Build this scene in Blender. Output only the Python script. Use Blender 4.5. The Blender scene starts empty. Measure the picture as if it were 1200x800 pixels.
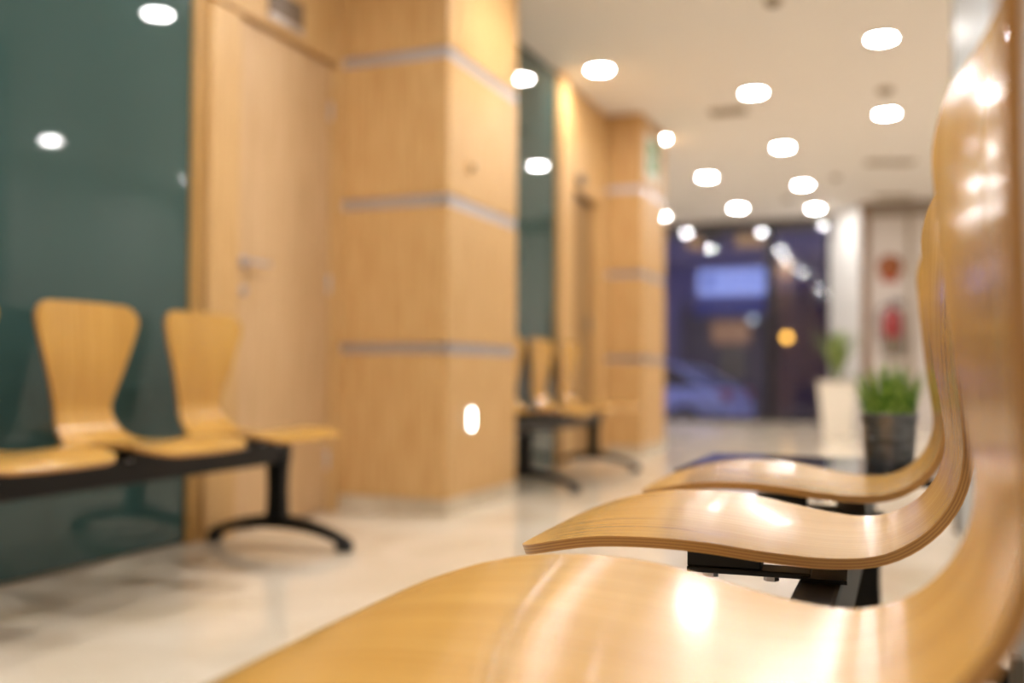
import bpy, bmesh, math, random
from mathutils import Vector, Matrix
R = math.radians
random.seed(7)
scene = bpy.context.scene
C = scene.collection

# ------------------------------------------------------------------ camera
cam_d = bpy.data.cameras.new('camera')
cam = bpy.data.objects.new('camera', cam_d)
C.objects.link(cam)
cam_d.sensor_width = 36.0
cam_d.lens = 35.0
cam_d.clip_start = 0.02
cam_d.clip_end = 300
CAM_Z = 0.68
YAW, PITCH, ROLL = 21.5, 1.75, 0.3
M = Matrix.Rotation(R(YAW), 4, 'Z') @ Matrix.Rotation(R(90 + PITCH), 4, 'X') @ Matrix.Rotation(R(ROLL), 4, 'Z')
cam.matrix_world = Matrix.Translation((0, 0, CAM_Z)) @ M
cam_d.dof.use_dof = True
cam_d.dof.focus_distance = 1.17
cam_d.dof.aperture_fstop = 1.6
scene.camera = cam

# ------------------------------------------------------------------ world: blue dusk
world = bpy.data.worlds.new('dusk')
scene.world = world
world.use_nodes = True
bg = world.node_tree.nodes['Background']
bg.inputs[0].default_value = (0.28, 0.29, 0.62, 1)
bg.inputs[1].default_value = 0.5

# ------------------------------------------------------------------ exposure
vs = scene.view_settings
vs.view_transform = 'Standard'
vs.look = 'None'
vs.gamma = 1.0
vs.use_curve_mapping = False
vs.exposure = 1.27
scene.cycles.sample_clamp_indirect = 80.0     # keeps the lamps' mirror images in the glass bright
LAMP_STRENGTH = 92.0          # downlight diffusers
LAMP_COLOR = (1.0, 0.97, 0.945, 1)


# ------------------------------------------------------------------ materials
def lin(r, g, b):
    f = lambda c: (c / 255 / 12.92) if c / 255 <= 0.04045 else ((c / 255 + 0.055) / 1.055) ** 2.4
    return (f(r), f(g), f(b), 1.0)


def mat(name, col, rough=0.5, metal=0.0, coat=0.0, coat_rough=0.05, spec=0.5):
    m = bpy.data.materials.new(name)
    m.use_nodes = True
    p = m.node_tree.nodes['Principled BSDF']
    p.inputs['Base Color'].default_value = col
    p.inputs['Roughness'].default_value = rough
    p.inputs['Metallic'].default_value = metal
    p.inputs['Coat Weight'].default_value = coat
    p.inputs['Coat Roughness'].default_value = coat_rough
    p.inputs['Specular IOR Level'].default_value = spec
    return m


def noise_col(m, c1, c2, scale=(1, 1, 1), nscale=5.0, detail=4, coord='Object', bump=0.0, lo=0.35, hi=0.65, distort=0.0):
    nt = m.node_tree
    p = nt.nodes['Principled BSDF']
    tc = nt.nodes.new('ShaderNodeTexCoord')
    mp = nt.nodes.new('ShaderNodeMapping')
    mp.inputs['Scale'].default_value = scale
    nz = nt.nodes.new('ShaderNodeTexNoise')
    nz.inputs['Scale'].default_value = nscale
    nz.inputs['Detail'].default_value = detail
    nz.inputs['Distortion'].default_value = distort
    rp = nt.nodes.new('ShaderNodeValToRGB')
    rp.color_ramp.elements[0].position = lo
    rp.color_ramp.elements[0].color = c1
    rp.color_ramp.elements[1].position = hi
    rp.color_ramp.elements[1].color = c2
    nt.links.new(tc.outputs[coord], mp.inputs[0])
    nt.links.new(mp.outputs[0], nz.inputs['Vector'])
    nt.links.new(nz.outputs['Fac'], rp.inputs[0])
    nt.links.new(rp.outputs[0], p.inputs['Base Color'])
    if bump:
        b = nt.nodes.new('ShaderNodeBump')
        b.inputs['Strength'].default_value = bump
        b.inputs['Distance'].default_value = 0.001
        nt.links.new(nz.outputs['Fac'], b.inputs['Height'])
        nt.links.new(b.outputs[0], p.inputs['Normal'])
    return m


def emis(name, col, strength):
    m = bpy.data.materials.new(name)
    m.use_nodes = True
    nt = m.node_tree
    nt.nodes.remove(nt.nodes['Principled BSDF'])
    e = nt.nodes.new('ShaderNodeEmission')
    e.inputs[0].default_value = col
    e.inputs[1].default_value = strength
    nt.links.new(e.outputs[0], nt.nodes['Material Output'].inputs[0])
    return m


def clear_glass(name, tint, ior=1.5):
    """thin architectural glass: transparent with a Fresnel mirror"""
    m = bpy.data.materials.new(name)
    m.use_nodes = True
    nt = m.node_tree
    nt.nodes.remove(nt.nodes['Principled BSDF'])
    t = nt.nodes.new('ShaderNodeBsdfTransparent')
    t.inputs[0].default_value = tint
    g = nt.nodes.new('ShaderNodeBsdfGlossy')
    g.inputs['Roughness'].default_value = 0.01
    f = nt.nodes.new('ShaderNodeFresnel')
    f.inputs['IOR'].default_value = ior
    mx = nt.nodes.new('ShaderNodeMixShader')
    nt.links.new(f.outputs[0], mx.inputs[0])
    nt.links.new(t.outputs[0], mx.inputs[1])
    nt.links.new(g.outputs[0], mx.inputs[2])
    nt.links.new(mx.outputs[0], nt.nodes['Material Output'].inputs[0])
    return m


W1, W2 = lin(195, 151, 94), lin(213, 175, 120)
M_panel = noise_col(mat('maple_laminate', W1, 0.42, spec=0.35), W1, W2, (14, 14, 0.9), 4.0, 5)
M_door = noise_col(mat('maple_door', W1, 0.5, spec=0.3), lin(200, 164, 120), lin(214, 180, 138), (16, 16, 0.8), 4.0, 5)
M_frame = noise_col(mat('maple_frame', W1, 0.45, spec=0.35), lin(198, 156, 100), lin(216, 178, 124), (18, 18, 0.8), 4.0, 4)
M_framedk = noise_col(mat('oak_post', W1, 0.45, spec=0.35), lin(168, 128, 70), lin(190, 148, 88), (18, 18, 0.8), 4.0, 4)
M_steel = mat('brushed_steel', lin(196, 194, 200), 0.38, 0.85)
M_plinth = noise_col(mat('stone_plinth', lin(200, 185, 160), 0.3), lin(188, 172, 146), lin(214, 200, 176), (1, 1, 1), 6)
M_ceil = mat('ceiling_paint', lin(242, 239, 235), 0.8, spec=0.2)
M_white = mat('white_paint', lin(218, 210, 204), 0.6, spec=0.3)
M_whitegloss = mat('white_lacquer', lin(225, 222, 218), 0.08, coat=0.5)
M_black = mat('black_powder_coat', lin(9, 9, 9), 0.42, spec=0.3)
M_rubber = mat('black_rubber', lin(9, 9, 9), 0.6)
M_tabletop = mat('black_gloss_laminate', lin(24, 25, 30), 0.09, coat=0.4)
M_teal = noise_col(mat('teal_glass', lin(60, 92, 84), 0.03, spec=0.5), lin(48, 74, 71), lin(60, 86, 83), (1, 1, 1), 0.6, 2)
M_frost = mat('frosted_glass', lin(214, 218, 220), 0.45)
_nt = M_frost.node_tree
_t = _nt.nodes.new('ShaderNodeBsdfTranslucent'); _t.inputs[0].default_value = lin(214, 218, 220)
_m = _nt.nodes.new('ShaderNodeMixShader'); _m.inputs[0].default_value = 0.45
_nt.links.new(_nt.nodes['Principled BSDF'].outputs[0], _m.inputs[1]); _nt.links.new(_t.outputs[0], _m.inputs[2])
_nt.links.new(_m.outputs[0], _nt.nodes['Material Output'].inputs[0])
M_shopglass = clear_glass('shop_glass', (0.84, 0.86, 0.93, 1), 1.75)
M_dkframe = mat('dark_bronze_aluminium', lin(34, 31, 34), 0.35, 0.3)
M_header = mat('header_paint', lin(150, 136, 122), 0.6)
M_brown = mat('brown_trim', lin(140, 108, 80), 0.45)
M_vent = mat('vent_beige', lin(168, 152, 126), 0.55)
M_ventdk = mat('vent_gap', lin(90, 80, 66), 0.7)
M_lampring = mat('lamp_ring_white', lin(235, 232, 226), 0.4)
M_lamp = emis('lamp_diffuser', LAMP_COLOR, LAMP_STRENGTH)
M_night = emis('night_light', (1.0, 0.93, 0.82, 1), 9.0)
M_grey = mat('grey_plastic', lin(120, 108, 92), 0.45)
M_dkplate = mat('dark_plate', lin(104, 82, 56), 0.4)
M_platelight = mat('plate_strip', lin(190, 178, 168), 0.3, 0.5)
M_signwhite = mat('sign_white', lin(225, 228, 220), 0.5)
M_signgreen = mat('sign_green', lin(70, 150, 90), 0.5)
M_soil = mat('soil', lin(40, 30, 20), 0.9)
M_zinc = noise_col(mat('galvanised_zinc', lin(150, 148, 146), 0.32, 0.9), lin(116, 113, 111), lin(160, 157, 154), (1, 1, 1.5), 26, 3)
M_planter = mat('cream_planter', lin(238, 230, 216), 0.35)
M_leaf = mat('palm_leaf', lin(126, 144, 68), 0.45)
M_red = mat('extinguisher_red', lin(150, 38, 40), 0.3, coat=0.4)
M_badge = mat('badge_brown', lin(150, 84, 40), 0.45)
M_badgered = mat('badge_red', lin(178, 60, 44), 0.45)

# floor : polished cream marble
M_floor = mat('cream_marble', lin(220, 202, 176), 0.07, spec=0.5)
noise_col(M_floor, lin(212, 194, 166), lin(242, 230, 212), (1, 1, 1), 1.6, 7, 'Object', 0, 0.28, 0.72, 1.2)
_nt = M_floor.node_tree
_tc = _nt.nodes.new('ShaderNodeTexCoord')
_n2 = _nt.nodes.new('ShaderNodeTexNoise'); _n2.inputs['Scale'].default_value = 7; _n2.inputs['Detail'].default_value = 5
_mr = _nt.nodes.new('ShaderNodeMapRange'); _mr.inputs['To Min'].default_value = 0.05; _mr.inputs['To Max'].default_value = 0.16
_nt.links.new(_tc.outputs['Object'], _n2.inputs['Vector']); _nt.links.new(_n2.outputs['Fac'], _mr.inputs['Value'])
_nt.links.new(_mr.outputs[0], _nt.nodes['Principled BSDF'].inputs['Roughness'])

# beech plywood : grain runs along the seat (UV v), veneer face + layered edge
M_ply = mat('beech_veneer', lin(206, 156, 86), 0.22, coat=0.15, coat_rough=0.07, spec=0.42)


def ply_nodes(m):
    nt = m.node_tree
    p = nt.nodes['Principled BSDF']
    uv = nt.nodes.new('ShaderNodeTexCoord')
    oi = nt.nodes.new('ShaderNodeObjectInfo')
    ad = nt.nodes.new('ShaderNodeVectorMath'); ad.operation = 'ADD'
    cb = nt.nodes.new('ShaderNodeCombineXYZ')
    ml = nt.nodes.new('ShaderNodeMath'); ml.operation = 'MULTIPLY'; ml.inputs[1].default_value = 9.0
    nt.links.new(oi.outputs['Random'], ml.inputs[0]); nt.links.new(ml.outputs[0], cb.inputs[2])
    nt.links.new(uv.outputs['UV'], ad.inputs[0]); nt.links.new(cb.outputs[0], ad.inputs[1])
    mp = nt.nodes.new('ShaderNodeMapping'); mp.inputs['Scale'].default_value = (190, 3.2, 1)
    nz = nt.nodes.new('ShaderNodeTexNoise'); nz.inputs['Scale'].default_value = 1.0; nz.inputs['Detail'].default_value = 6; nz.inputs['Roughness'].default_value = 0.62
    nt.links.new(ad.outputs[0], mp.inputs[0]); nt.links.new(mp.outputs[0], nz.inputs['Vector'])
    rp = nt.nodes.new('ShaderNodeValToRGB')
    e = rp.color_ramp.elements
    e[0].position = 0.30; e[0].color = lin(184, 135, 58)
    e[1].position = 0.70; e[1].color = lin(215, 172, 92)
    el = e.new(0.5); el.color = lin(203, 155, 76)
    nt.links.new(nz.outputs['Fac'], rp.inputs[0])
    # broad cathedral figure
    mp2 = nt.nodes.new('ShaderNodeMapping'); mp2.inputs['Scale'].default_value = (14, 1.2, 1)
    n2 = nt.nodes.new('ShaderNodeTexNoise'); n2.inputs['Scale'].default_value = 1.0; n2.inputs['Detail'].default_value = 2
    nt.links.new(ad.outputs[0], mp2.inputs[0]); nt.links.new(mp2.outputs[0], n2.inputs['Vector'])
    mx = nt.nodes.new('ShaderNodeMix'); mx.data_type = 'RGBA'; mx.blend_type = 'MULTIPLY'; mx.inputs[0].default_value = 0.25
    r2 = nt.nodes.new('ShaderNodeValToRGB')
    r2.color_ramp.elements[0].position = 0.4; r2.color_ramp.elements[0].color = (0.72, 0.66, 0.58, 1)
    r2.color_ramp.elements[1].position = 0.62; r2.color_ramp.elements[1].color = (1, 1, 1, 1)
    nt.links.new(n2.outputs['Fac'], r2.inputs[0])
    nt.links.new(rp.outputs[0], mx.inputs[6]); nt.links.new(r2.outputs[0], mx.inputs[7])
    nt.links.new(mx.outputs[2], p.inputs['Base Color'])
    b = nt.nodes.new('ShaderNodeBump'); b.inputs['Strength'].default_value = 0.012; b.inputs['Distance'].default_value = 0.0006
    nt.links.new(nz.outputs['Fac'], b.inputs['Height']); nt.links.new(b.outputs[0], p.inputs['Normal'])


ply_nodes(M_ply)
M_plyedge = mat('plywood_edge', lin(176, 122, 58), 0.35, coat=0.2, coat_rough=0.2)


def edge_nodes(m):
    nt = m.node_tree
    p = nt.nodes['Principled BSDF']
    uv = nt.nodes.new('ShaderNodeTexCoord')
    sx = nt.nodes.new('ShaderNodeSeparateXYZ'); nt.links.new(uv.outputs['UV'], sx.inputs[0])
    mu = nt.nodes.new('ShaderNodeMath'); mu.operation = 'MULTIPLY'; mu.inputs[1].default_value = 3.5
    fr = nt.nodes.new('ShaderNodeMath'); fr.operation = 'FRACT'
    nt.links.new(sx.outputs[0], mu.inputs[0]); nt.links.new(mu.outputs[0], fr.inputs[0])
    rp = nt.nodes.new('ShaderNodeValToRGB'); rp.color_ramp.interpolation = 'CONSTANT'
    e = rp.color_ramp.elements
    e[0].position = 0.0; e[0].color = lin(184, 132, 68)
    e[1].position = 0.52; e[1].color = lin(150, 100, 46)
    nt.links.new(fr.outputs[0], rp.inputs[0]); nt.links.new(rp.outputs[0], p.inputs['Base Color'])


edge_nodes(M_plyedge)


# ------------------------------------------------------------------ geometry helpers
class MB:
    def __init__(s):
        s.bm = bmesh.new()

    def box(s, x0, x1, y0, y1, z0, z1, rot=None, bev=0.0):
        r = bmesh.ops.create_cube(s.bm, size=1.0)
        vs_ = r['verts']
        c = Vector(((x0 + x1) / 2, (y0 + y1) / 2, (z0 + z1) / 2))
        for v in vs_:
            v.co = Vector((v.co.x * (x1 - x0), v.co.y * (y1 - y0), v.co.z * (z1 - z0)))
            if rot: v.co = rot @ v.co
            v.co += c
        if bev:
            es = {e for v in vs_ for e in v.link_edges}
            bmesh.ops.bevel(s.bm, geom=list(es), offset=bev, segments=2, affect='EDGES', profile=0.6)
        return s

    def lathe(s, prof, n=32, cx=0, cy=0, axis='z', cz=0):
        """revolve (r, h) points; r = 0 closes"""
        rings = []
        for r_, h in prof:
            ring = []
            if r_ < 1e-6:
                ring = [(0, 0, h)]
            else:
                ring = [(r_ * math.cos(2 * math.pi * k / n), r_ * math.sin(2 * math.pi * k / n), h) for k in range(n)]
            out = []
            for p in ring:
                if axis == 'z': q = (p[0] + cx, p[1] + cy, p[2] + cz)
                elif axis == 'x': q = (p[2] + cx, p[0] + cy, p[1] + cz)
                else: q = (p[0] + cx, p[2] + cy, p[1] + cz)
                out.append(s.bm.verts.new(q))
            rings.append(out)
        for a, b in zip(rings, rings[1:]):
            if len(a) == 1 and len(b) == 1: continue
            for k in range(n):
                k2 = (k + 1) % n
                if len(a) == 1: s.bm.faces.new((a[0], b[k2], b[k]))
                elif len(b) == 1: s.bm.faces.new((a[k], a[k2], b[0]))
                else: s.bm.faces.new((a[k], a[k2], b[k2], b[k]))
        return s

    def sweep(s, pts, sect, up=Vector((0, 1, 0))):
        """sweep a closed section (list of (a, b)) along pts; a along 'up', b along the normal; sect may be a function of t"""
        rings = []
        n = len(pts)
        for i, p in enumerate(pts):
            p = Vector(p)
            t = (Vector(pts[min(i + 1, n - 1)]) - Vector(pts[max(i - 1, 0)])).normalized()
            nb = t.cross(up).normalized()
            sc = sect(i / (n - 1)) if callable(sect) else sect
            rings.append([s.bm.verts.new(p + up * a + nb * b) for a, b in sc])
        m_ = len(rings[0])
        for a, b in zip(rings, rings[1:]):
            for k in range(m_):
                s.bm.faces.new((a[k], a[(k + 1) % m_], b[(k + 1) % m_], b[k]))
        s.bm.faces.new(rings[0][::-1]); s.bm.faces.new(rings[-1])
        return s

    def build(s, name, m, parent=None, smooth=False, loc=None):
        bmesh.ops.recalc_face_normals(s.bm, faces=s.bm.faces[:])
        me = bpy.data.meshes.new(name)
        s.bm.to_mesh(me); s.bm.free()
        if smooth:
            for p in me.polygons: p.use_smooth = True
        me.materials.append(m)
        o = bpy.data.objects.new(name, me)
        C.objects.link(o)
        if parent: o.parent = parent
        if loc: o.location = loc
        if smooth == 'auto':
            try:
                me.set_sharp_from_angle(angle=R(35))
            except Exception:
                pass
        return o


def empty(name, loc=(0, 0, 0), rz=0.0):
    o = bpy.data.objects.new(name, None)
    o.empty_display_size = 0.1
    C.objects.link(o)
    o.location = loc
    o.rotation_euler = (0, 0, rz)
    return o


def tag(o, label=None, cat=None, group=None, kind=None):
    if label: o['label'] = label
    if cat: o['category'] = cat
    if group: o['group'] = group
    if kind: o['kind'] = kind
    return o


def struct(o):
    o['kind'] = 'structure'
    return o


def copy_tree(o, parent=None):
    c = o.copy(); C.objects.link(c)
    if parent: c.parent = parent
    for ch in list(o.children): copy_tree(ch, c)
    return c


def rrect(a, b, r, n=4):
    """rounded rectangle section, half sizes a, b"""
    out = []
    for cx, cy, a0 in ((a - r, b - r, 0), (-a + r, b - r, 90), (-a + r, -b + r, 180), (a - r, -b + r, 270)):
        for k in range(n + 1):
            t = R(a0 + 90 * k / n)
            out.append((cx + r * math.cos(t), cy + r * math.sin(t)))
    return out


# ------------------------------------------------------------------ room shell
H = 2.83
XW1, XW2, XP = -2.62, -2.30, -2.00       # near left wall, far left wall, pillar faces
YE = 14.30                               # street front
XR = 3.0                                 # right wall (behind the bench, out of view)
YB = -4.0                                # wall behind the camera

struct(MB().box(-5.8, XR + .2, YB - .2, YE + 0.1, -0.12, 0.0).build('floor', M_floor))
struct(MB().box(-5.8, XR + .2, YB - .2, YE + 0.1, H, H + .12).build('ceiling', M_ceil))
struct(MB().box(XR, XR + .15, YB, YE, 0, H).build('wall_right', M_white))
struct(MB().box(-3.6, XR, YB - .15, YB, 0, H).build('wall_back', M_panel))
# left wall cores
wl = struct(MB().box(XW1 - .25, XW1 - .03, YB, 4.28, 0, H).build('wall_left', M_panel))
wl2 = struct(MB().box(XW2 - .25, XW2 - .08, 5.14, 8.02, 0, H).build('wall_left_far', M_panel))
struct(MB().box(-5.75, -5.6, 8.4, YE, 0, H).build('wall_left_end', M_white))
struct(MB().box(-5.75, -2.36, 8.35, 8.50, 0, H).build('wall_left_return', M_white))

# teal glass panels of the left wall (real slabs in front of the wall core)
w1 = struct(empty('window_1', (XW1, 1.2, 0)))
y = -3.4
for k, (a, b) in enumerate(((-3.4, -1.2), (-1.195, 1.0), (1.005, 3.17))):
    MB().box(-0.02, 0.0, a - 1.2, b - 1.2, 0.012, H - .005).build('glass_panel', M_teal, w1)
w2 = struct(empty('window_2', (XW2, 6.0, 0)))
MB().box(-0.02, 0.0, 5.15 - 6, 6.66 - 6, 0.012, H - .02).build('glass_panel', M_teal, w2)
MB().box(-.02, .012, 6.66 - 6, 6.70 - 6, 0.0, H).build('edge_profile', M_framedk, w2)
MB().box(.0, .012, 5.55 - 6, 5.60 - 6, 1.52, 1.72).build('glass_clamp', M_black, w2)
struct(MB().box(XW1 - .03, XW1 + .02, 3.17, 3.235, 0, H, bev=.004).build('trim_1', M_framedk))
struct(MB().box(XW2 - .08, XW2 + .03, 6.72, 6.90, 0, H, bev=.006).build('trim_2', M_frame))
struct(MB().box(XW2 - .08, XW2 + .005, 6.90, 7.07, 0, H).build('trim_3', M_panel))

# ---- door beside the near pillar
d1 = struct(empty('door_1', (XW1, 3.8, 0)))
fr = MB()
fr.box(-.03, .045, 3.24 - 3.8, 3.43 - 3.8, 0, 2.17, bev=.006)
fr.build('door_casing', M_frame, d1)
MB().box(-.03, .045, 4.18 - 3.8, 4.275 - 3.8, 0, H, bev=.006).build('door_casing', M_frame, d1)
MB().box(-.03, .045, 3.24 - 3.8, 4.18 - 3.8, 2.185, H, bev=.004).build('overpanel', M_frame, d1)
leaf = MB().box(-.03, .012, 3.438 - 3.8, 4.172 - 3.8, 0.008, 2.175, bev=.003).build('door_leaf', M_door, d1)
h_ = MB()
h_.lathe([(0, .0), (.026, .0), (.026, .010), (0.009, .012), (0.009, .05), (0, .05)], 20, cx=.012, cy=3.50 - 3.8, cz=1.14, axis='x')
h_.box(.05, .066, 3.49 - 3.8, 3.63 - 3.8, 1.13, 1.15, bev=.005)
h_.build('door_handle', M_steel, leaf, 'auto')
h_ = MB()
h_.lathe([(0, .0), (.022, .0), (.022, .008), (0, .010)], 20, cx=.012, cy=3.50 - 3.8, cz=1.02, axis='x')
h_.build('lock_rose', M_steel, leaf, 'auto')
for z_ in (.25, 1.1, 1.95):
    MB().lathe([(0, -.045), (.008, -.045), (.008, .045), (0, .045)], 10, cx=.018, cy=4.172 - 3.8, cz=z_).build('hinge', M_steel, d1, True)
# room sign above the door
sg = empty('door_sign', (XW1 + .045, 3.74, 2.30))
MB().box(0, .012, -.13, .13, -.055, .06, bev=.002).build('plate', M_dkplate, sg)
MB().box(0, .016, -.13, .13, -.078, -.055).build('lower_strip', M_platelight, sg)
tag(sg, 'brown room sign plate with pale lower strip above the wooden door', 'sign')

# ---- recessed dark door on the far wall
d2 = struct(empty('door_2', (XW2, 7.4, 0)))
MB().box(-.08, .0, 7.07 - 7.4, 7.98 - 7.4, 2.06, H).build('overpanel', M_panel, d2)
MB().box(-.08, .0, 7.72 - 7.4, 7.98 - 7.4, 0, 2.06).build('side_panel', M_panel, d2)
M_door2 = noise_col(mat('walnut_door', W1, .5), lin(140, 108, 66), lin(160, 126, 80), (14, 14, .8), 4, 4)
lf2 = MB().box(-.08, -.05, 7.07 - 7.4, 7.72 - 7.4, 0.006, 2.05).build('door_leaf', M_door2, d2)
MB().box(-.08, -.042, 7.07 - 7.4, 7.72 - 7.4, 2.02, 2.06).build('head_rail', M_dkframe, d2)
MB().box(-.05, -.035, 7.60 - 7.4, 7.66 - 7.4, 1.0, 1.12, bev=.003).build('lock_plate', M_grey, lf2)
cl = empty('door_closer_sensor', (XW2, 7.2, 2.13))
MB().box(0, .05, -.05, .05, -.03, .05, bev=.01).build('sensor_body', M_grey, cl)
MB().lathe([(0, .05), (.015, .05), (.012, .056), (0, .058)], 12, axis='x').build('sensor_eye', M_black, cl, True)
tag(cl, 'small grey sensor box above the dark recessed door', 'sensor')


# ---- pillars clad in maple panels separated by steel strips
def pillar(name, y0, y1, x_in, gap_in):
    root = struct(empty(name, (XP, y0, 0)))
    L = y1 - y0
    W = XP - x_in
    MB().box(-W + .0, -.022, .022, L - .0, 0, H).build('core', M_panel, root)
    bands = [0.765, 1.47, 2.175]
    bh = 0.052
    zs = [0.075] + bands + [H]
    # plinth
    MB().box(-W, .004, -.004, .022, 0, .075).build('plinth', M_plinth, root)
    MB().box(-.022, .004, .0221, L, 0, .075).build('plinth', M_plinth, root)
    for i in range(4):
        z0 = zs[i] + (bh if i else 0) + .002
        z1 = zs[i + 1] - .002
        MB().box(-W, 0, 0, .022, z0, z1, bev=.002).build('panel', M_panel, root)
        MB().box(-.022, 0, .0225, L, z0, z1, bev=.002).build('panel', M_panel, root)
    for b in bands:
        MB().box(-W + gap_in, -.006, .006, .022, b, b + bh).build('metal_strip', M_steel, root)
        MB().box(-.022, -.006, .0061, L, b, b + bh).build('metal_strip', M_steel, root)
    return root


pillar('wall_pillar_near', 4.24, 5.14, -2.62, .045)
pillar('wall_pillar_far', 8.00, 8.82, -2.36, .05)

# night light, round button on the near pillar
nl = empty('night_light', (XP, 4.52, .445))
MB().box(0, .006, -.030, .030, -.062, .062, bev=.003).build('plate', M_lampring, nl)
MB().sweep([(.006, 0, 0), (.008, 0, 0), (.011, 0, 0)], rrect(.018, .048, .017)).build('lens', M_night, nl)
tag(nl, 'small glowing upright oval night light low on the near wood pillar', 'light')
kb = empty('wall_button', (XP, 4.50, 1.695))
MB().lathe([(0, 0), (.032, 0), (.032, .008), (.026, .012), (0, .012)], 24, axis='x').build('rose', M_frame, kb, 'auto')
MB().lathe([(0, .012), (.016, .012), (.014, .022), (0, .024)], 20, axis='x').build('knob', M_grey, kb, 'auto')
tag(kb, 'small round beige button on the upper part of the near pillar', 'button')

# exit sign on the far pillar
ex = empty('exit_sign', (XP, 8.30, 2.50))
MB().box(0, .012, -.20, .24, -.19, .19, bev=.002).build('board', M_signwhite, ex)
MB().box(.012, .014, -.14, .16, -.12, .14).build('green_field', M_signgreen, ex)
ar = MB(); ar.box(.014, .0155, -.10, .04, -.015, .02); ar.box(.014, .0155, .02, .06, -.05, .055)
ar.build('arrow', M_signwhite, ex)
tag(ex, 'white and green emergency exit sign on the far wood pillar', 'sign')

# ------------------------------------------------------------------ ceiling lights
proto = empty('ceiling_light', (0, 0, H))
MB().lathe([(.078, -.002), (.083, -.006), (.098, -.006), (.102, -.001), (.102, .0), (.078, .0)], 32).build('trim_ring', M_lampring, proto, 'auto')
MB().lathe([(0, -.004), (.079, -.004), (.079, -.001), (0, -.001)], 32).build('diffuser', M_lamp, proto)
rows = ((-2.0, (6.75, 8.96, 10.90, 13.10, 2.7, 0.6, -1.6), 'the row running along the wood pillars'),
        (-1.06, (7.72, 9.70, 11.72, 13.45, 4.75, 2.75, 0.75, -1.3, -3.2), 'the row over the middle of the corridor'),
        (-.12, (6.75, 8.73, 2.75, 0.7, -1.4), 'the row in line with the grass pot bench'),
        (2.2, (5.0, 7.05, 9.05, 11.0, 2.75, 0.7, -1.4), 'the row beyond the frosted glass partition'),
        (-3.1, (11.4, 13.45), 'the row behind the far wood pillar'))
k = 0
for x, ys_, where in rows:
    for y in ys_:
        o = proto if k == 0 else copy_tree(proto)
        k += 1
        o.location = (x - .08, y, H) if y == 8.96 else (x, y, H)
        tag(o, 'round white recessed ceiling downlight in ' + where, 'ceiling light', 'ceiling downlights in ' + where)
o = copy_tree(proto)
o.location = (-1.42, 4.72, H)
tag(o, 'round white recessed ceiling downlight right against the near wood pillar', 'ceiling light')
if 'group' in o: del o['group']


def ceiling_vent(x, y, w, l, rz, label):
    v = empty('ceiling_vent', (x, y, H), rz)
    f = MB()
    for a in ((-w, w, -l, -l + .02), (-w, w, l - .02, l), (-w, -w + .02, -l + .02, l - .02), (w - .02, w, -l + .02, l - .02)):
        f.box(a[0], a[1], a[2], a[3], -.012, 0)
    f.build('frame', M_vent, v)
    MB().box(-w + .02, w - .02, -l + .02, l - .02, -.003, 0).build('backing', M_ventdk, v)
    n = max(3, int((2 * l - .04) / .03))
    for k in range(n):
        yy = -l + .02 + (k + .5) * (2 * l - .04) / n
        MB().box(-w + .02, w - .02, yy - .008, yy + .008, -.010, -.004, rot=Matrix.Rotation(R(25), 3, 'X')).build('slat', M_vent, v)
    tag(v, label, 'vent')


ceiling_vent(-1.33, 8.2, .15, .09, 0, 'beige slatted ceiling vent nearest the far wood pillar')
ceiling_vent(-.12, 10.75, .24, .09, R(20), 'beige slatted ceiling vent above the fire extinguisher wall, first of two')
ceiling_vent(-.10, 12.9, .22, .10, R(20), 'beige slatted ceiling vent closest to the fire extinguisher wall')


def detector(x, y, label, r=.05):
    v = empty('smoke_detector', (x, y, H))
    MB().lathe([(0, -.035), (r * .5, -.035), (r * .62, -.028), (0, -.028)], 20).build('sensor_cap', M_ventdk, v, 'auto')
    MB().lathe([(0, -.028), (r * .9, -.026), (r, -.012), (r, 0), (0, 0)], 24).build('housing', M_vent, v, 'auto')
    tag(v, label, 'smoke detector')


detector(-.12, 7.98, 'round beige smoke detector on the ceiling right beside a downlight', .06)
detector(-.69, 5.83, 'small beige ceiling detector between the corridor and grass pot downlight rows')
detector(-.68, 11.35, 'small beige ceiling detector in line with the first slatted vent')
detector(-1.32, 12.6, 'small beige ceiling detector near the street front')

# ------------------------------------------------------------------ street front
sf = struct(empty('window_3', (-1.7, YE, 0)))
X0, X1 = -3.6, -.92
ox = 1.7
f = MB()
for a, b in ((-5.6, -5.5), (-3.62, -3.52), (-1.80, -1.67), (-.99, -.90)):
    MB().box(a + ox, b + ox, -.05, .05, 0.0, 2.77, bev=.004).build('mullion', M_dkframe, sf)
for a, b in ((-5.5, -3.62), (-3.52, -1.80)):
    MB().box(a + ox, b + ox, -.04, .04, 0, .06).build('bottom_rail', M_dkframe, sf)
    MB().box(a + ox, b + ox, -.006, .006, .06, 2.77).build('pane', M_shopglass, sf)
MB().box(-1.67 + ox, -.99 + ox, -.04, .04, 0, .06).build('bottom_rail', M_dkframe, sf)
MB().box(-5.6 + ox, -.9 + ox, -.05, .05, 2.77, 2.80).build('top_rail', M_dkframe, sf)
MB().box(-1.67 + ox, -.99 + ox, -.006, .006, .06, 2.77).build('pane', M_shopglass, sf)
MB().box(-1.64 + ox, -1.61 + ox, -.10, -.06, .8, 1.5, bev=.008).build('pull_bar', M_dkframe, sf)
struct(MB().box(-5.6, -.93, YE - .10, YE + .12, 2.80, H).build('wall_header', M_header))
# roller shutter box and bracket on the header
rs = empty('shutter_box', (-2.0, YE + .22, 2.52))
MB().box(-1.9, 0.9, -.12, .2, 0.18, .30, bev=.01).build('box', M_header, rs)
MB().box(-.75, -.45, -.14, .1, .08, .19, bev=.01).build('motor', M_dkframe, rs)
tag(rs, 'long grey shutter box with a dark motor outside above the street window', 'shutter box')

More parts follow.
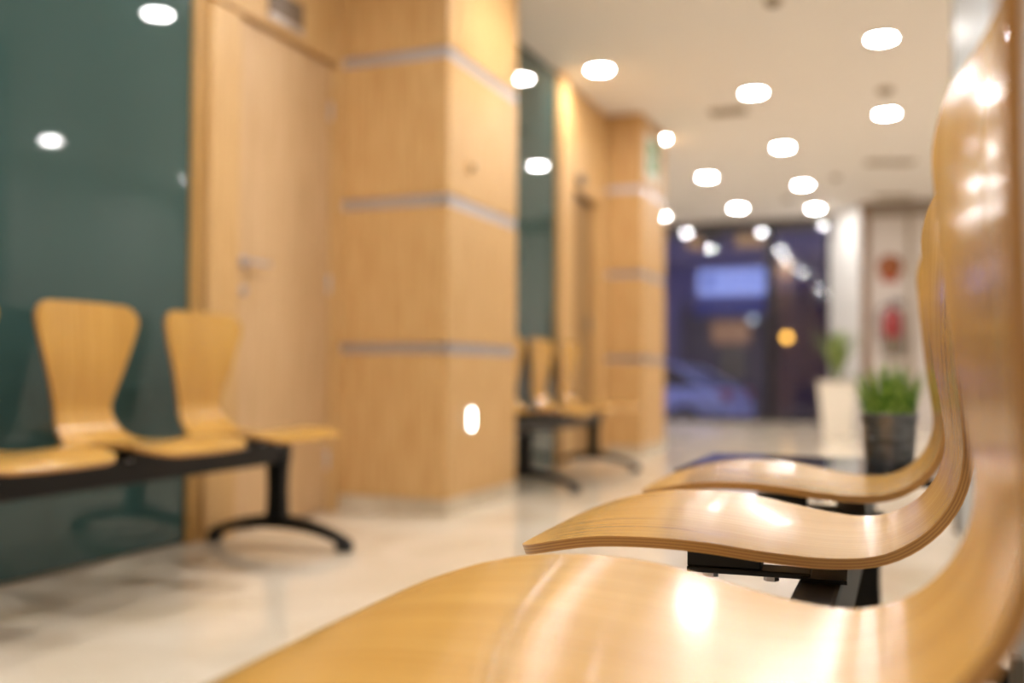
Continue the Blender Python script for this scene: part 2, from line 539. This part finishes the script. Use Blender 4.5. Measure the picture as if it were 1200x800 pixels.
# angled white lacquered return and the end wall with the extinguisher
ang = math.atan2(13.30 - YE, .47)
ln = math.hypot(.47, 1.0)
pn = struct(MB().box(0, ln, -.04, 0.0, 0, H).build('wall_return', M_whitegloss))
pn.location = (-.92, YE, 0)
pn.rotation_euler = (0, 0, ang)
struct(MB().box(-.45, XR, 13.30, 13.45, 0, H).build('wall_end', M_white))
struct(MB().box(-.50, -.40, 13.26, 13.31, 0, H, bev=.005).build('trim_4', M_brown))
struct(MB().box(-.40, XR, 13.24, 13.30, 2.66, H).build('trim_5', M_header))
struct(MB().box(.05, .09, 13.27, 13.30, 0, 2.66).build('trim_6', M_vent))
struct(MB().box(.55, XR, 13.0, 13.26, 0, .10).build('baseboard_end', M_brown))

# fire extinguisher
fe = empty('fire_extinguisher', (-.13, 13.11, .90))
fe.scale = (1.25, 1.25, 1.15)
MB().lathe([(0, 0), (.085, 0), (.095, .02), (.095, .42), (.07, .48), (.03, .50), (.03, .54), (0, .54)], 24).build('cylinder', M_red, fe, 'auto')
MB().lathe([(.0955, .0), (.098, .0), (.098, .2), (.0955, .2)], 24).build('base_band', M_grey, fe, 'auto')
v_ = MB(); v_.box(-.02, .11, -.015, .015, .55, .575, bev=.005); v_.box(-.02, .12, -.012, .012, .59, .605, bev=.004)
v_.build('lever', M_black, fe)
hp = [(-.03, 0, .55), (-.09, -.01, .54), (-.125, -.02, .46), (-.128, -.02, .30), (-.12, -.02, .16)]
MB().sweep(hp, rrect(.011, .011, .010)).build('hose', M_black, fe, True)
MB().box(-.05, .05, .09, .152, .25, .31).build('bracket', M_grey, fe)
tag(fe, 'red fire extinguisher with dark grey base on the white end wall', 'fire extinguisher')
bd = empty('alarm_badge', (-.16, 13.30, 2.02))
MB().lathe([(0, 0), (.15, 0), (.15, -.03), (.11, -.05), (0, -.05)], 28, axis='y').build('disc', M_badge, bd, 'auto')
MB().box(-.10, .10, -.03, 0, -.19, -.11, bev=.01).build('lower_tab', M_badgered, bd)
tag(bd, 'round brown and red badge on the white wall above the fire extinguisher', 'badge')

# ------------------------------------------------------------------ glass partition behind the bench
gp = struct(empty('window_4', (.22, 2.0, 0)))
MB().box(-.005, .005, -2.5, .2, .03, H).build('pane', M_frost, gp)
MB().box(-.005, .005, .205, 2.80, .03, H).build('pane', M_frost, gp)
MB().box(-.012, .012, 2.795, 2.82, .03, H).build('edge_profile', mat('grey_edge', lin(120, 124, 122), .4), gp)
for yy in (-2.0, .2, 2.70):
    MB().box(-.03, .03, yy - .03, yy + .03, 0, .13, bev=.005).build('floor_clamp', M_grey, gp)

# ------------------------------------------------------------------ plywood chair shell (shared mesh)
CTRL = [  # x, z, half width, edge lift (seat dish / back wrap)
    (.345, .4440, .190, .000), (.330, .4490, .207, .000), (.29, .4590, .224, .001), (.24, .4655, .230, .003), (.18, .4670, .231, .004),
    (.12, .4620, .226, .006), (.06, .4545, .211, .006), (.00, .4495, .187, .005), (-.05, .4515, .163, .004),
    (-.085, .4635, .144, .004), (-.115, .4865, .129, .004), (-.136, .5190, .120, .004), (-.1455, .5600, .116, .004),
    (-.1425, .6050, .130, .004), (-.138, .6550, .148, .006), (-.1365, .7050, .167, .009), (-.138, .7550, .186, .013),
    (-.1415, .8000, .202, .017), (-.145, .8400, .2130, .020), (-.149, .8870, .2180, .020)]


def cr(p0, p1, p2, p3, t):
    return tuple(.5 * ((2 * b) + (c - a) * t + (2 * a - 5 * b + 4 * c - d) * t * t + (-a + 3 * b - 3 * c + d) * t ** 3) for a, b, c, d in zip(p0, p1, p2, p3))


def chair_mesh():
    dense = []
    n = len(CTRL)
    for i in range(n - 1):
        p = [CTRL[max(i - 1, 0)], CTRL[i], CTRL[i + 1], CTRL[min(i + 2, n - 1)]]
        for k in range(24):
            dense.append(cr(*p, k / 24))
    dense.append(CTRL[-1])
    S = [0.0]
    for a, b in zip(dense, dense[1:]):
        S.append(S[-1] + math.hypot(b[0] - a[0], b[1] - a[1]))
    L = S[-1]

    def at(s):
        s = min(max(s, 0), L)
        lo = 0
        for i in range(len(S) - 1):
            if S[i + 1] >= s: lo = i; break
        t = (s - S[lo]) / max(S[lo + 1] - S[lo], 1e-9)
        return tuple(a + (b - a) * t for a, b in zip(dense[lo], dense[lo + 1]))

    rows = []
    RF, RT = .050, .062
    ss = []
    for k in range(10): ss.append(RF * (1 - math.cos(k / 10 * math.pi / 2)))
    m = 64
    for k in range(m + 1): ss.append(RF + (L - RF - RT) * k / m)
    for k in range(1, 11): ss.append(L - RT + RT * math.sin(k / 10 * math.pi / 2))
    NU = 28
    T = .0115
    top, bot, uvs = [], [], []
    for s in ss:
        x, z, w, lift = at(s)
        xa, za = at(max(s - .004, 0))[:2]; xb, zb = at(min(s + .004, L))[:2]
        tx, tz = xb - xa, zb - za
        q = math.hypot(tx, tz); tx /= q; tz /= q
        nx, nz = tz, -tx               # sitter's side : up on the seat (travel -x), forward (+x) on the back
        if s < RF: w = (w - RF) + RF * math.sqrt(max(0, 1 - (1 - s / RF) ** 2))
        if s > L - RT:
            e = (s - (L - RT)) / RT
            w = (w - RT) + RT * math.sqrt(max(0, 1 - e * e))
        rt, rb, ru = [], [], []
        for j in range(NU + 1):
            u = -1 + 2 * j / NU
            u = math.sin(u * math.pi / 2) * .35 + u * .65
            yy = u * w
            # front edge bows forward a little, top edge bows up a little
            fs = max(0, 1 - s / .12); bs = max(0, 1 - (L - s) / .12)
            bow = .010 * (1 - (yy / .2) ** 2)
            dx = tx * (-bow * fs + bow * .8 * bs); dz = tz * (-bow * fs + bow * .8 * bs)
            k = lift * (yy / .2) ** 2
            P = Vector((x + dx + nx * k, yy, z + dz + nz * k))
            # local normal including the cross curvature
            dk = lift * 2 * yy / .04
            N = Vector((nx, -dk, nz)).normalized()
            rt.append(P); rb.append(P - N * T); ru.append((yy, s))
        top.append(rt); bot.append(rb); uvs.append(ru)
    verts = [p for r in top for p in r] + [p for r in bot for p in r]
    nr, nc = len(top), NU + 1
    off = nr * nc
    faces, mats, fuv = [], [], []
    idx = lambda i, j: i * nc + j
    for i in range(nr - 1):
        for j in range(nc - 1):
            q = (idx(i, j), idx(i, j + 1), idx(i + 1, j + 1), idx(i + 1, j))
            uq = [uvs[i][j], uvs[i][j + 1], uvs[i + 1][j + 1], uvs[i + 1][j]]
            faces.append(q); mats.append(0); fuv.append(uq)
            faces.append(tuple(off + a for a in q[::-1])); mats.append(0); fuv.append(uq[::-1])
    ring = [(0, j) for j in range(nc)] + [(i, nc - 1) for i in range(1, nr)] + [(nr - 1, j) for j in range(nc - 2, -1, -1)] + [(i, 0) for i in range(nr - 2, 0, -1)]
    for (a, b) in zip(ring, ring[1:] + ring[:1]):
        A, B = idx(*a), idx(*b)
        faces.append((A, off + A, off + B, B)); mats.append(1)
        fuv.append([(0, a[0] / 20), (1, a[0] / 20), (1, b[0] / 20), (0, b[0] / 20)])
    me = bpy.data.meshes.new('seat_shell')
    me.from_pydata(verts, [], faces)
    uvl = me.uv_layers.new(name='UVMap')
    li = 0
    for pi, p in enumerate(me.polygons):
        p.material_index = mats[pi]
        p.use_smooth = True
        for k in range(len(p.vertices)):
            uvl.data[li].uv = fuv[pi][k]; li += 1
    me.materials.append(M_ply); me.materials.append(M_plyedge)
    bm = bmesh.new(); bm.from_mesh(me)
    bmesh.ops.recalc_face_normals(bm, faces=bm.faces[:])
    for e in bm.edges:
        if len(e.link_faces) == 2 and e.link_faces[0].material_index != e.link_faces[1].material_index:
            e.smooth = False
    bm.to_mesh(me); bm.free()
    return me


SHELL = chair_mesh()


def bracket_mesh():
    b = MB()
    for yy in (-.10, .10):
        b.box(.015, .155, yy - .022, yy + .022, .4165, .4235, bev=.002)
    b.box(-.024, .024, -.13, .13, .4155, .4200)
    # front riser carrying the seat hump
    for yy in (-.10, .10):
        b.box(.07, .155, yy - .018, yy + .018, .4225, .4420, bev=.002)
    return b


_b = bracket_mesh().build('seat_bracket', M_black)
BRACKET = _b.data
bpy.data.objects.remove(_b)
_b = MB().lathe([(0, .409), (.009, .409), (.009, .4165), (0, .4165)], 6).build('bolt', M_steel)
BOLT = _b.data
bpy.data.objects.remove(_b)


def link(name, me, parent):
    o = bpy.data.objects.new(name, me); C.objects.link(o); o.parent = parent
    return o


def leg(parent, y, lift=0.0):
    # tapering post
    p = MB()
    def sec(t):
        a = .046 - .008 * math.sin(t * math.pi); return rrect(.024, a, .008)
    p.sweep([(0, y, .09), (0, y, .15), (0, y, .22), (0, y, .30), (0, y, .345 + lift)], sec)
    lg = p.build('leg', M_black, parent, 'auto')
    pts = []
    for k in range(25):
        t = -1 + 2 * k / 24
        pts.append((t * .315, y, .030 + .066 * (1 - abs(t) ** 2.2)))
    def fs(t):
        c = 1 - abs(2 * t - 1)
        return rrect(.023 + .011 * c, .016 + .009 * c, .011)
    MB().sweep(pts, fs).build('foot_bar', M_black, lg, 'auto')
    for sx in (-1, 1):
        MB().lathe([(0, 0), (.030, 0), (.036, .008), (.036, .026), (.024, .046), (0, .050)], 20, cx=sx * .30, cy=y).build('foot_pad', M_rubber, lg, 'auto')


def bench(loc, rz, ys, legs, y0, y1, label, table=None, lift=0.0):
    b = empty('beam_bench', loc, rz)
    beam = MB().box(-.024, .024, y0, y1, .322, .4155, bev=.006).build('beam', M_black, b, loc=(0, 0, lift))
    for yy, sgn in ((y0, -1), (y1, 1)):
        MB().box(-.021, .021, min(yy, yy + sgn * .006), max(yy, yy + sgn * .006), .325, .4125, bev=.002).build('end_cap', M_rubber, beam)
    for y in ys:
        s = link('seat_shell', SHELL, b); s.location = (0, y, lift); s.rotation_euler = (0, 0, R(2.5) if table else 0)
        br = link('seat_bracket', BRACKET, s)
        for bx_ in (.13, .06):
            for by_ in (-.10, .10):
                link('bolt', BOLT, s).location = (bx_, by_, 0)
    for y in legs: leg(b, y, lift)
    if table:
        a, c = table
        tp = MB().box(-.19, .37, a, c, .426, .444, bev=.004).build('table_top', M_tabletop, b, loc=(0, 0, lift))
        MB().box(-.10, .20, a + .1, c - .1, .4155, .426).build('table_bracket', M_black, tp)
    return tag(b, label, 'bench', 'plywood beam benches')


# foreground bench: sits along the corridor, seats face the left wall (local y runs towards the camera)
BX = -.090
bench((BX, 1.30, 0), math.pi, (.585, 0.0, -.585), (.80, -1.05), -1.29, .87,
      'beam bench with three plywood seats and a black side table holding a grass pot', table=(-1.29, -.82), lift=.03)
# bench in front of the near teal glass
bench((-2.27, 2.44, 0), 0, (.56, 0, -.56, -1.12), (.845, -1.2), -1.55, .90,
      'long plywood seat bench on black legs before the teal glass beside the door')
# bench between the pillars
bench((-2.04, 6.0, 0), 0, (-.52, .03, .58), (-.60, .76), -.82, .90,
      'plywood seat bench on black legs standing between the two wood pillars')

# ------------------------------------------------------------------ zinc pot with grass
pot = empty('grass_pot', (-.032, 2.36, .474))
pot.scale = (1, 1, .86)
MB().lathe([(0, .002), (.049, .0), (.051, .003), (.0525, .03), (.0555, .072), (.0575, .0735), (.0575, .078), (.0558, .080), (.0568, .0955), (.0588, .097), (.0588, .101), (.057, .103),
            (.0605, .134), (.0605, .137), (.0575, .137), (.054, .10), (.047, .006), (0, .006)], 40).build('bucket', M_zinc, pot, 'auto')
MB().lathe([(.058, .133), (.0625, .133), (.064, .136), (.0625, .139), (.058, .139)], 40).build('rim', M_zinc, pot, True)
MB().lathe([(0, .118), (.0565, .118), (.0565, .112), (0, .112)], 28).build('soil', M_soil, pot)
M_grass = mat('grass_blade', lin(110, 150, 40), .45)
noise_col(M_grass, lin(84, 130, 28), lin(176, 202, 88), (1, 1, 1), 60, 2, 'Object', 0, .4, .62)
g = MB()
for k in range(300):
    a = random.uniform(0, 2 * math.pi); r0 = .054 * math.sqrt(random.random())
    bx_, by_ = r0 * math.cos(a), r0 * math.sin(a)
    hgt = random.uniform(.115, .195) * (1.08 - .25 * (r0 / .054))
    lean = random.uniform(.0, .020) + .034 * (r0 / .054) ** 2
    la = a + random.uniform(-.7, .7)
    dx, dy = math.cos(la), math.sin(la)
    wv = random.uniform(.0018, .0030)
    px_, py_ = -dy * wv, dx * wv
    prev = None
    for i in range(5):
        t = i / 4
        c = Vector((bx_ + dx * lean * t * t, by_ + dy * lean * t * t, .114 + hgt * (t - .12 * t * t)))
        ww = 1 - .92 * t ** 1.5
        q = [g.bm.verts.new(c + Vector((px_ * ww, py_ * ww, 0))), g.bm.verts.new(c + Vector((dx * .0006 * ww, dy * .0006 * ww, 0))), g.bm.verts.new(c - Vector((px_ * ww, py_ * ww, 0)))]
        if prev:
            g.bm.faces.new((prev[0], prev[1], q[1], q[0])); g.bm.faces.new((prev[1], prev[2], q[2], q[1]))
            g.bm.faces.new((prev[2], prev[0], q[0], q[2]))
        prev = q
tag(g.build('grass', M_grass, pot, True), kind='stuff')
tag(pot, 'small zinc bucket of bright green grass on the black side table', 'potted plant')

# ------------------------------------------------------------------ tall white planter with a spiky plant
pl = empty('tall_planter', (-.66, 11.15, 0))
MB().sweep([(0, 0, 0), (0, 0, .3), (0, 0, .58), (0, 0, .60)], lambda t: rrect(.14 + .075 * t, .14 + .075 * t, .02)).build('planter_body', M_planter, pl, 'auto')
MB().box(-.17, .17, -.17, .17, .596, .606).build('soil', M_soil, pl)
random.seed(5)
for k in range(30):
    a = k * 2.4 + random.uniform(-.3, .3)
    hg = random.uniform(.40, .78); ln_ = random.uniform(.08, .30)
    dx, dy = math.cos(a), math.sin(a)
    pts = []
    for i in range(8):
        t = i / 7
        pts.append((dx * (.02 + ln_ * t ** 1.6), dy * (.02 + ln_ * t ** 1.6), .60 + hg * (t - .28 * t ** 3)))
    MB().sweep(pts, lambda t: [(w_ * .026 * (math.sin(math.pi * min(1, .18 + .82 * t)) + .04), b_) for w_, b_ in ((1, .001), (0, .005), (-1, .001), (0, -.002))],
               up=Vector((-dy, dx, 0))).build('leaf', M_leaf, pl, True)
tag(pl, 'tall tapering cream planter with a spiky green plant by the street front', 'potted plant')

# ------------------------------------------------------------------ street outside
ZS = -.55
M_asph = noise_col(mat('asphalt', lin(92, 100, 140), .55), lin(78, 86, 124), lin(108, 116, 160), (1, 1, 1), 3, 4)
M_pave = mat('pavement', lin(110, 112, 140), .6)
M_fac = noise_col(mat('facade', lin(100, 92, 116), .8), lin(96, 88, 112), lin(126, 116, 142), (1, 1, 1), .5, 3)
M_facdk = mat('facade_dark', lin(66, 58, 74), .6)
struct(MB().box(-30, 14, YE + .1, 60, ZS - .2, ZS).build('ground_street', M_asph))
struct(MB().box(-30, 14, YE + .1, YE + 1.6, ZS, -.04).build('ground_pavement', M_pave))
FY = 26.5
bl = empty('shop_building', (-4.2, FY, ZS))
ZB = -ZS
MB().box(-9, 9, 0.12, 3, 0, 14).build('wall', M_fac, bl)
for a, b in ((-8.9, -5.7), (-2.05, -1.35), (1.05, 1.9), (3.0, 3.5), (4.9, 9)):
    MB().box(a, b, -.12, .12, 0, 3.0 + ZB - .2).build('pier', M_fac if a < -2 or a > 3 else M_facdk, bl)
MB().box(-9, 9, -.15, .12, 3.75 + ZB - .12, 3.95 + ZB).build('cornice', M_fac, bl)
MB().box(-1.35, 1.05, .04, .12, 0, 2.4 + ZB).build('shop_window', M_facdk, bl)
MB().box(1.9, 4.9, .04, .12, 0, 3.0 + ZB).build('shop_window', M_facdk, bl)
MB().box(-5.7, -2.05, .06, .12, 0, 2.4 + ZB).build('shop_window', M_facdk, bl)
# lit shop display
M_disp = emis('display_glow', lin(225, 165, 125), .18)
M_disp2 = emis('display_glow_low', lin(150, 140, 140), .06)
M_upwin = emis('upper_window_glow', lin(240, 185, 130), .26)
MB().box(-.55, .45, .01, .05, 1.45 + ZB, 2.05 + ZB).build('display', M_disp, bl)
MB().box(-.35, .35, .01, .05, .55 + ZB, 1.35 + ZB).build('display', M_disp2, bl)
for x in (-.95, .25, .62):
    w_ = .45 if x < 0 else (.30 if x < .5 else .34)
    f_ = MB().box(x - w_ / 2 - .05, x + w_ / 2 + .05, .02, .12, 3.95 + ZB, 5.2 + ZB).build('window', M_facdk, bl)
    MB().box(x - w_ / 2, x + w_ / 2, 0, .02, 4.0 + ZB, 5.15 + ZB).build('pane', M_upwin, f_)
for x in (-4.5, 3.2, 6):
    f_ = MB().box(x - .6, x + .6, .02, .12, 4.1 + ZB, 6.0 + ZB).build('window', M_facdk, bl)
tag(bl, 'dark shop building with lit windows across the street', 'building')
sn = empty('shop_sign', (-4.15, FY - .14, 3.06))
MB().box(-.9, .9, -.14, 0, -.33, .33, bev=.02).build('sign_box', emis('sign_glow', lin(168, 182, 250), 0.52), sn)
M_sb = emis('sign_blue', lin(80, 104, 190), .3)
lg_ = MB(); lg_.lathe([(0, 0), (.16, 0), (.16, -.01), (0, -.01)], 24, cx=-.62, cy=-.14, cz=.02, axis='y'); lg_.build('emblem', M_sb, sn)
random.seed(3)
x = -.33
while x < .72:
    w_ = random.uniform(.07, .13)
    MB().box(x, x + w_, -.15, -.14, -.07, random.choice((.05, .10, .12))).build('letter_mark', emis('sign_letter', lin(135, 155, 230), .32) if x < -.3 else bpy.data.materials['sign_letter'], sn)
    x += w_ + .035
tag(sn, 'glowing pale blue shop sign box across the street', 'sign')
aw = empty('awning', (-4.15, FY - .12, 2.62))
M_aw = mat('awning_blue', lin(24, 56, 130), .6)
MB().sweep([(-.95, 0, 0), (.95, 0, 0)], [(0, .02), (-.55, -.32), (-.55, -.50), (-.53, -.50), (-.53, -.33), (0, -.02)]).build('canvas', M_aw, aw)
tag(aw, 'blue shop awning below the glowing sign', 'awning')


def lantern(px, z, r, col, st, label, nm):
    l = empty(nm, (px, FY - .32, z))
    MB().lathe([(0, -r), (r * .7, -r * .7), (r, 0), (r * .7, r * .7), (0, r)], 16).build('globe', emis(nm + '_glow', col, st), l, True)
    MB().box(-.03, .03, 0, .18, -.03, .03).build('arm', M_facdk, l)
    tag(l, label, 'lamp')


lantern(-2.78, 1.60, .10, lin(255, 186, 74), 3.5, 'glowing orange wall lamp across the street', 'orange_lamp')
lantern(-3.63, 2.08, .09, lin(190, 205, 210), 1.0, 'pale white wall lamp across the street near the shop sign', 'white_lamp')


# ---- parked silver car
def car(loc, rz):
    c = empty('parked_car', loc, rz)
    M_car = mat('car_silver', lin(205, 214, 235), .3, .15, coat=.6)
    M_cg = mat('car_glass', lin(18, 22, 34), .08)
    M_tail = mat('tail_red', lin(190, 30, 50), .3)
    M_tl = mat('tail_white', lin(215, 222, 240), .25)
    # body sections along x (front -2.1 .. rear 2.1): x, zlow, zbelt, half width
    secs = [(-2.15, .34, .62, .62), (-2.05, .24, .70, .78), (-1.7, .20, .80, .85), (-.9, .19, .90, .88), (0, .19, .93, .89), (.9, .19, .95, .89), (1.6, .22, .97, .87), (1.98, .26, .95, .80), (2.12, .36, .84, .70)]
    m = MB(); rings = []
    for x, zl, zb, w in secs:
        rings.append([m.bm.verts.new((x, yy * w, zl + (zb - zl) * t)) for yy, t in ((-.86, 0), (-1, .25), (-1, .65), (-.93, .9), (-.80, 1.0), (.80, 1.0), (.93, .9), (1, .65), (1, .25), (.86, 0))])
    for a, b in zip(rings, rings[1:]):
        for k in range(10): m.bm.faces.new((a[k], a[(k + 1) % 10], b[(k + 1) % 10], b[k]))
    m.bm.faces.new(rings[0][::-1]); m.bm.faces.new(rings[-1])
    bd_ = m.build('body', M_car, c, True)
    # cabin glasshouse
    m = MB(); rings = []
    for x, z, w in [(-1.05, .89, .76), (-.45, 1.30, .66), (-.2, 1.37, .63), (.6, 1.39, .63), (1.15, 1.30, .64), (1.75, .96, .72)]:
        rings.append([m.bm.verts.new(p) for p in ((x, -w - .05, .88), (x, -w, z), (x, w, z), (x, w + .05, .88))])
    for a, b in zip(rings, rings[1:]):
        for k in range(3): m.bm.faces.new((a[k], a[k + 1], b[k + 1], b[k]))
        m.bm.faces.new((a[3], a[0], b[0], b[3]))
    m.bm.faces.new(rings[0][::-1]); m.bm.faces.new(rings[-1])
    m.build('glasshouse', M_cg, c)
    m = MB(); pr = None
    for x, z, w in [(-.48, 1.30, .67), (-.2, 1.385, .65), (.6, 1.405, .65), (1.18, 1.31, .66)]:
        q = [m.bm.verts.new(p) for p in ((x, -w, z), (x, w, z), (x, w - .02, z + .035), (x, -w + .02, z + .035))]
        if pr:
            for k in range(4): m.bm.faces.new((pr[k], pr[(k + 1) % 4], q[(k + 1) % 4], q[k]))
        else: m.bm.faces.new(q[::-1])
        pr = q
    m.bm.faces.new(pr)
    m.build('roof', M_car, c)
    for sy in (-1, 1):
        for pa, pb in (((-1.05, .90), (-.45, 1.31)), ((.25, .92), (.25, 1.39)), ((1.75, .95), (1.15, 1.31))):
            y_ = lambda z: sy * (.83 - (z - .9) * .30)
            MB().sweep([(pa[0], y_(pa[1]), pa[1]), (pb[0], y_(pb[1]), pb[1])], rrect(.03, .035, .01)).build('roof_pillar', M_car, c)
        for x in (-1.30, 1.28):
            w_ = MB().lathe([(0, -.1), (.25, -.1), (.32, -.08), (.32, .08), (.25, .1), (0, .1)], 28, cx=x, cy=sy * .80, cz=.32, axis='y').build('wheel', M_rubber, c, 'auto')
            MB().lathe([(0, -.105), (.20, -.105), (.21, -.09), (.21, .09), (.20, .105), (0, .105)], 20, cx=x, cy=sy * .80, cz=.32, axis='y').build('hubcap', M_steel, w_, 'auto')
        MB().box(1.85, 2.13, sy * .62 - .14, sy * .62 + .14, .70, .92, bev=.04).build('tail_light', M_tail, c)
        MB().box(1.90, 2.15, sy * .62 - .16, sy * .62 + .16, .42, .70, bev=.04).build('reflector', M_tl, c)
    MB().box(2.08, 2.13, -.26, .26, .56, .68).build('number_plate', M_signwhite, c)
    MB().box(1.92, 2.18, -.72, .72, .28, .44, bev=.05).build('bumper', M_car, c)
    tag(c, 'silver blue car parked in the street outside the window', 'car')


car((-5.0, 19.6, ZS), R(-8))
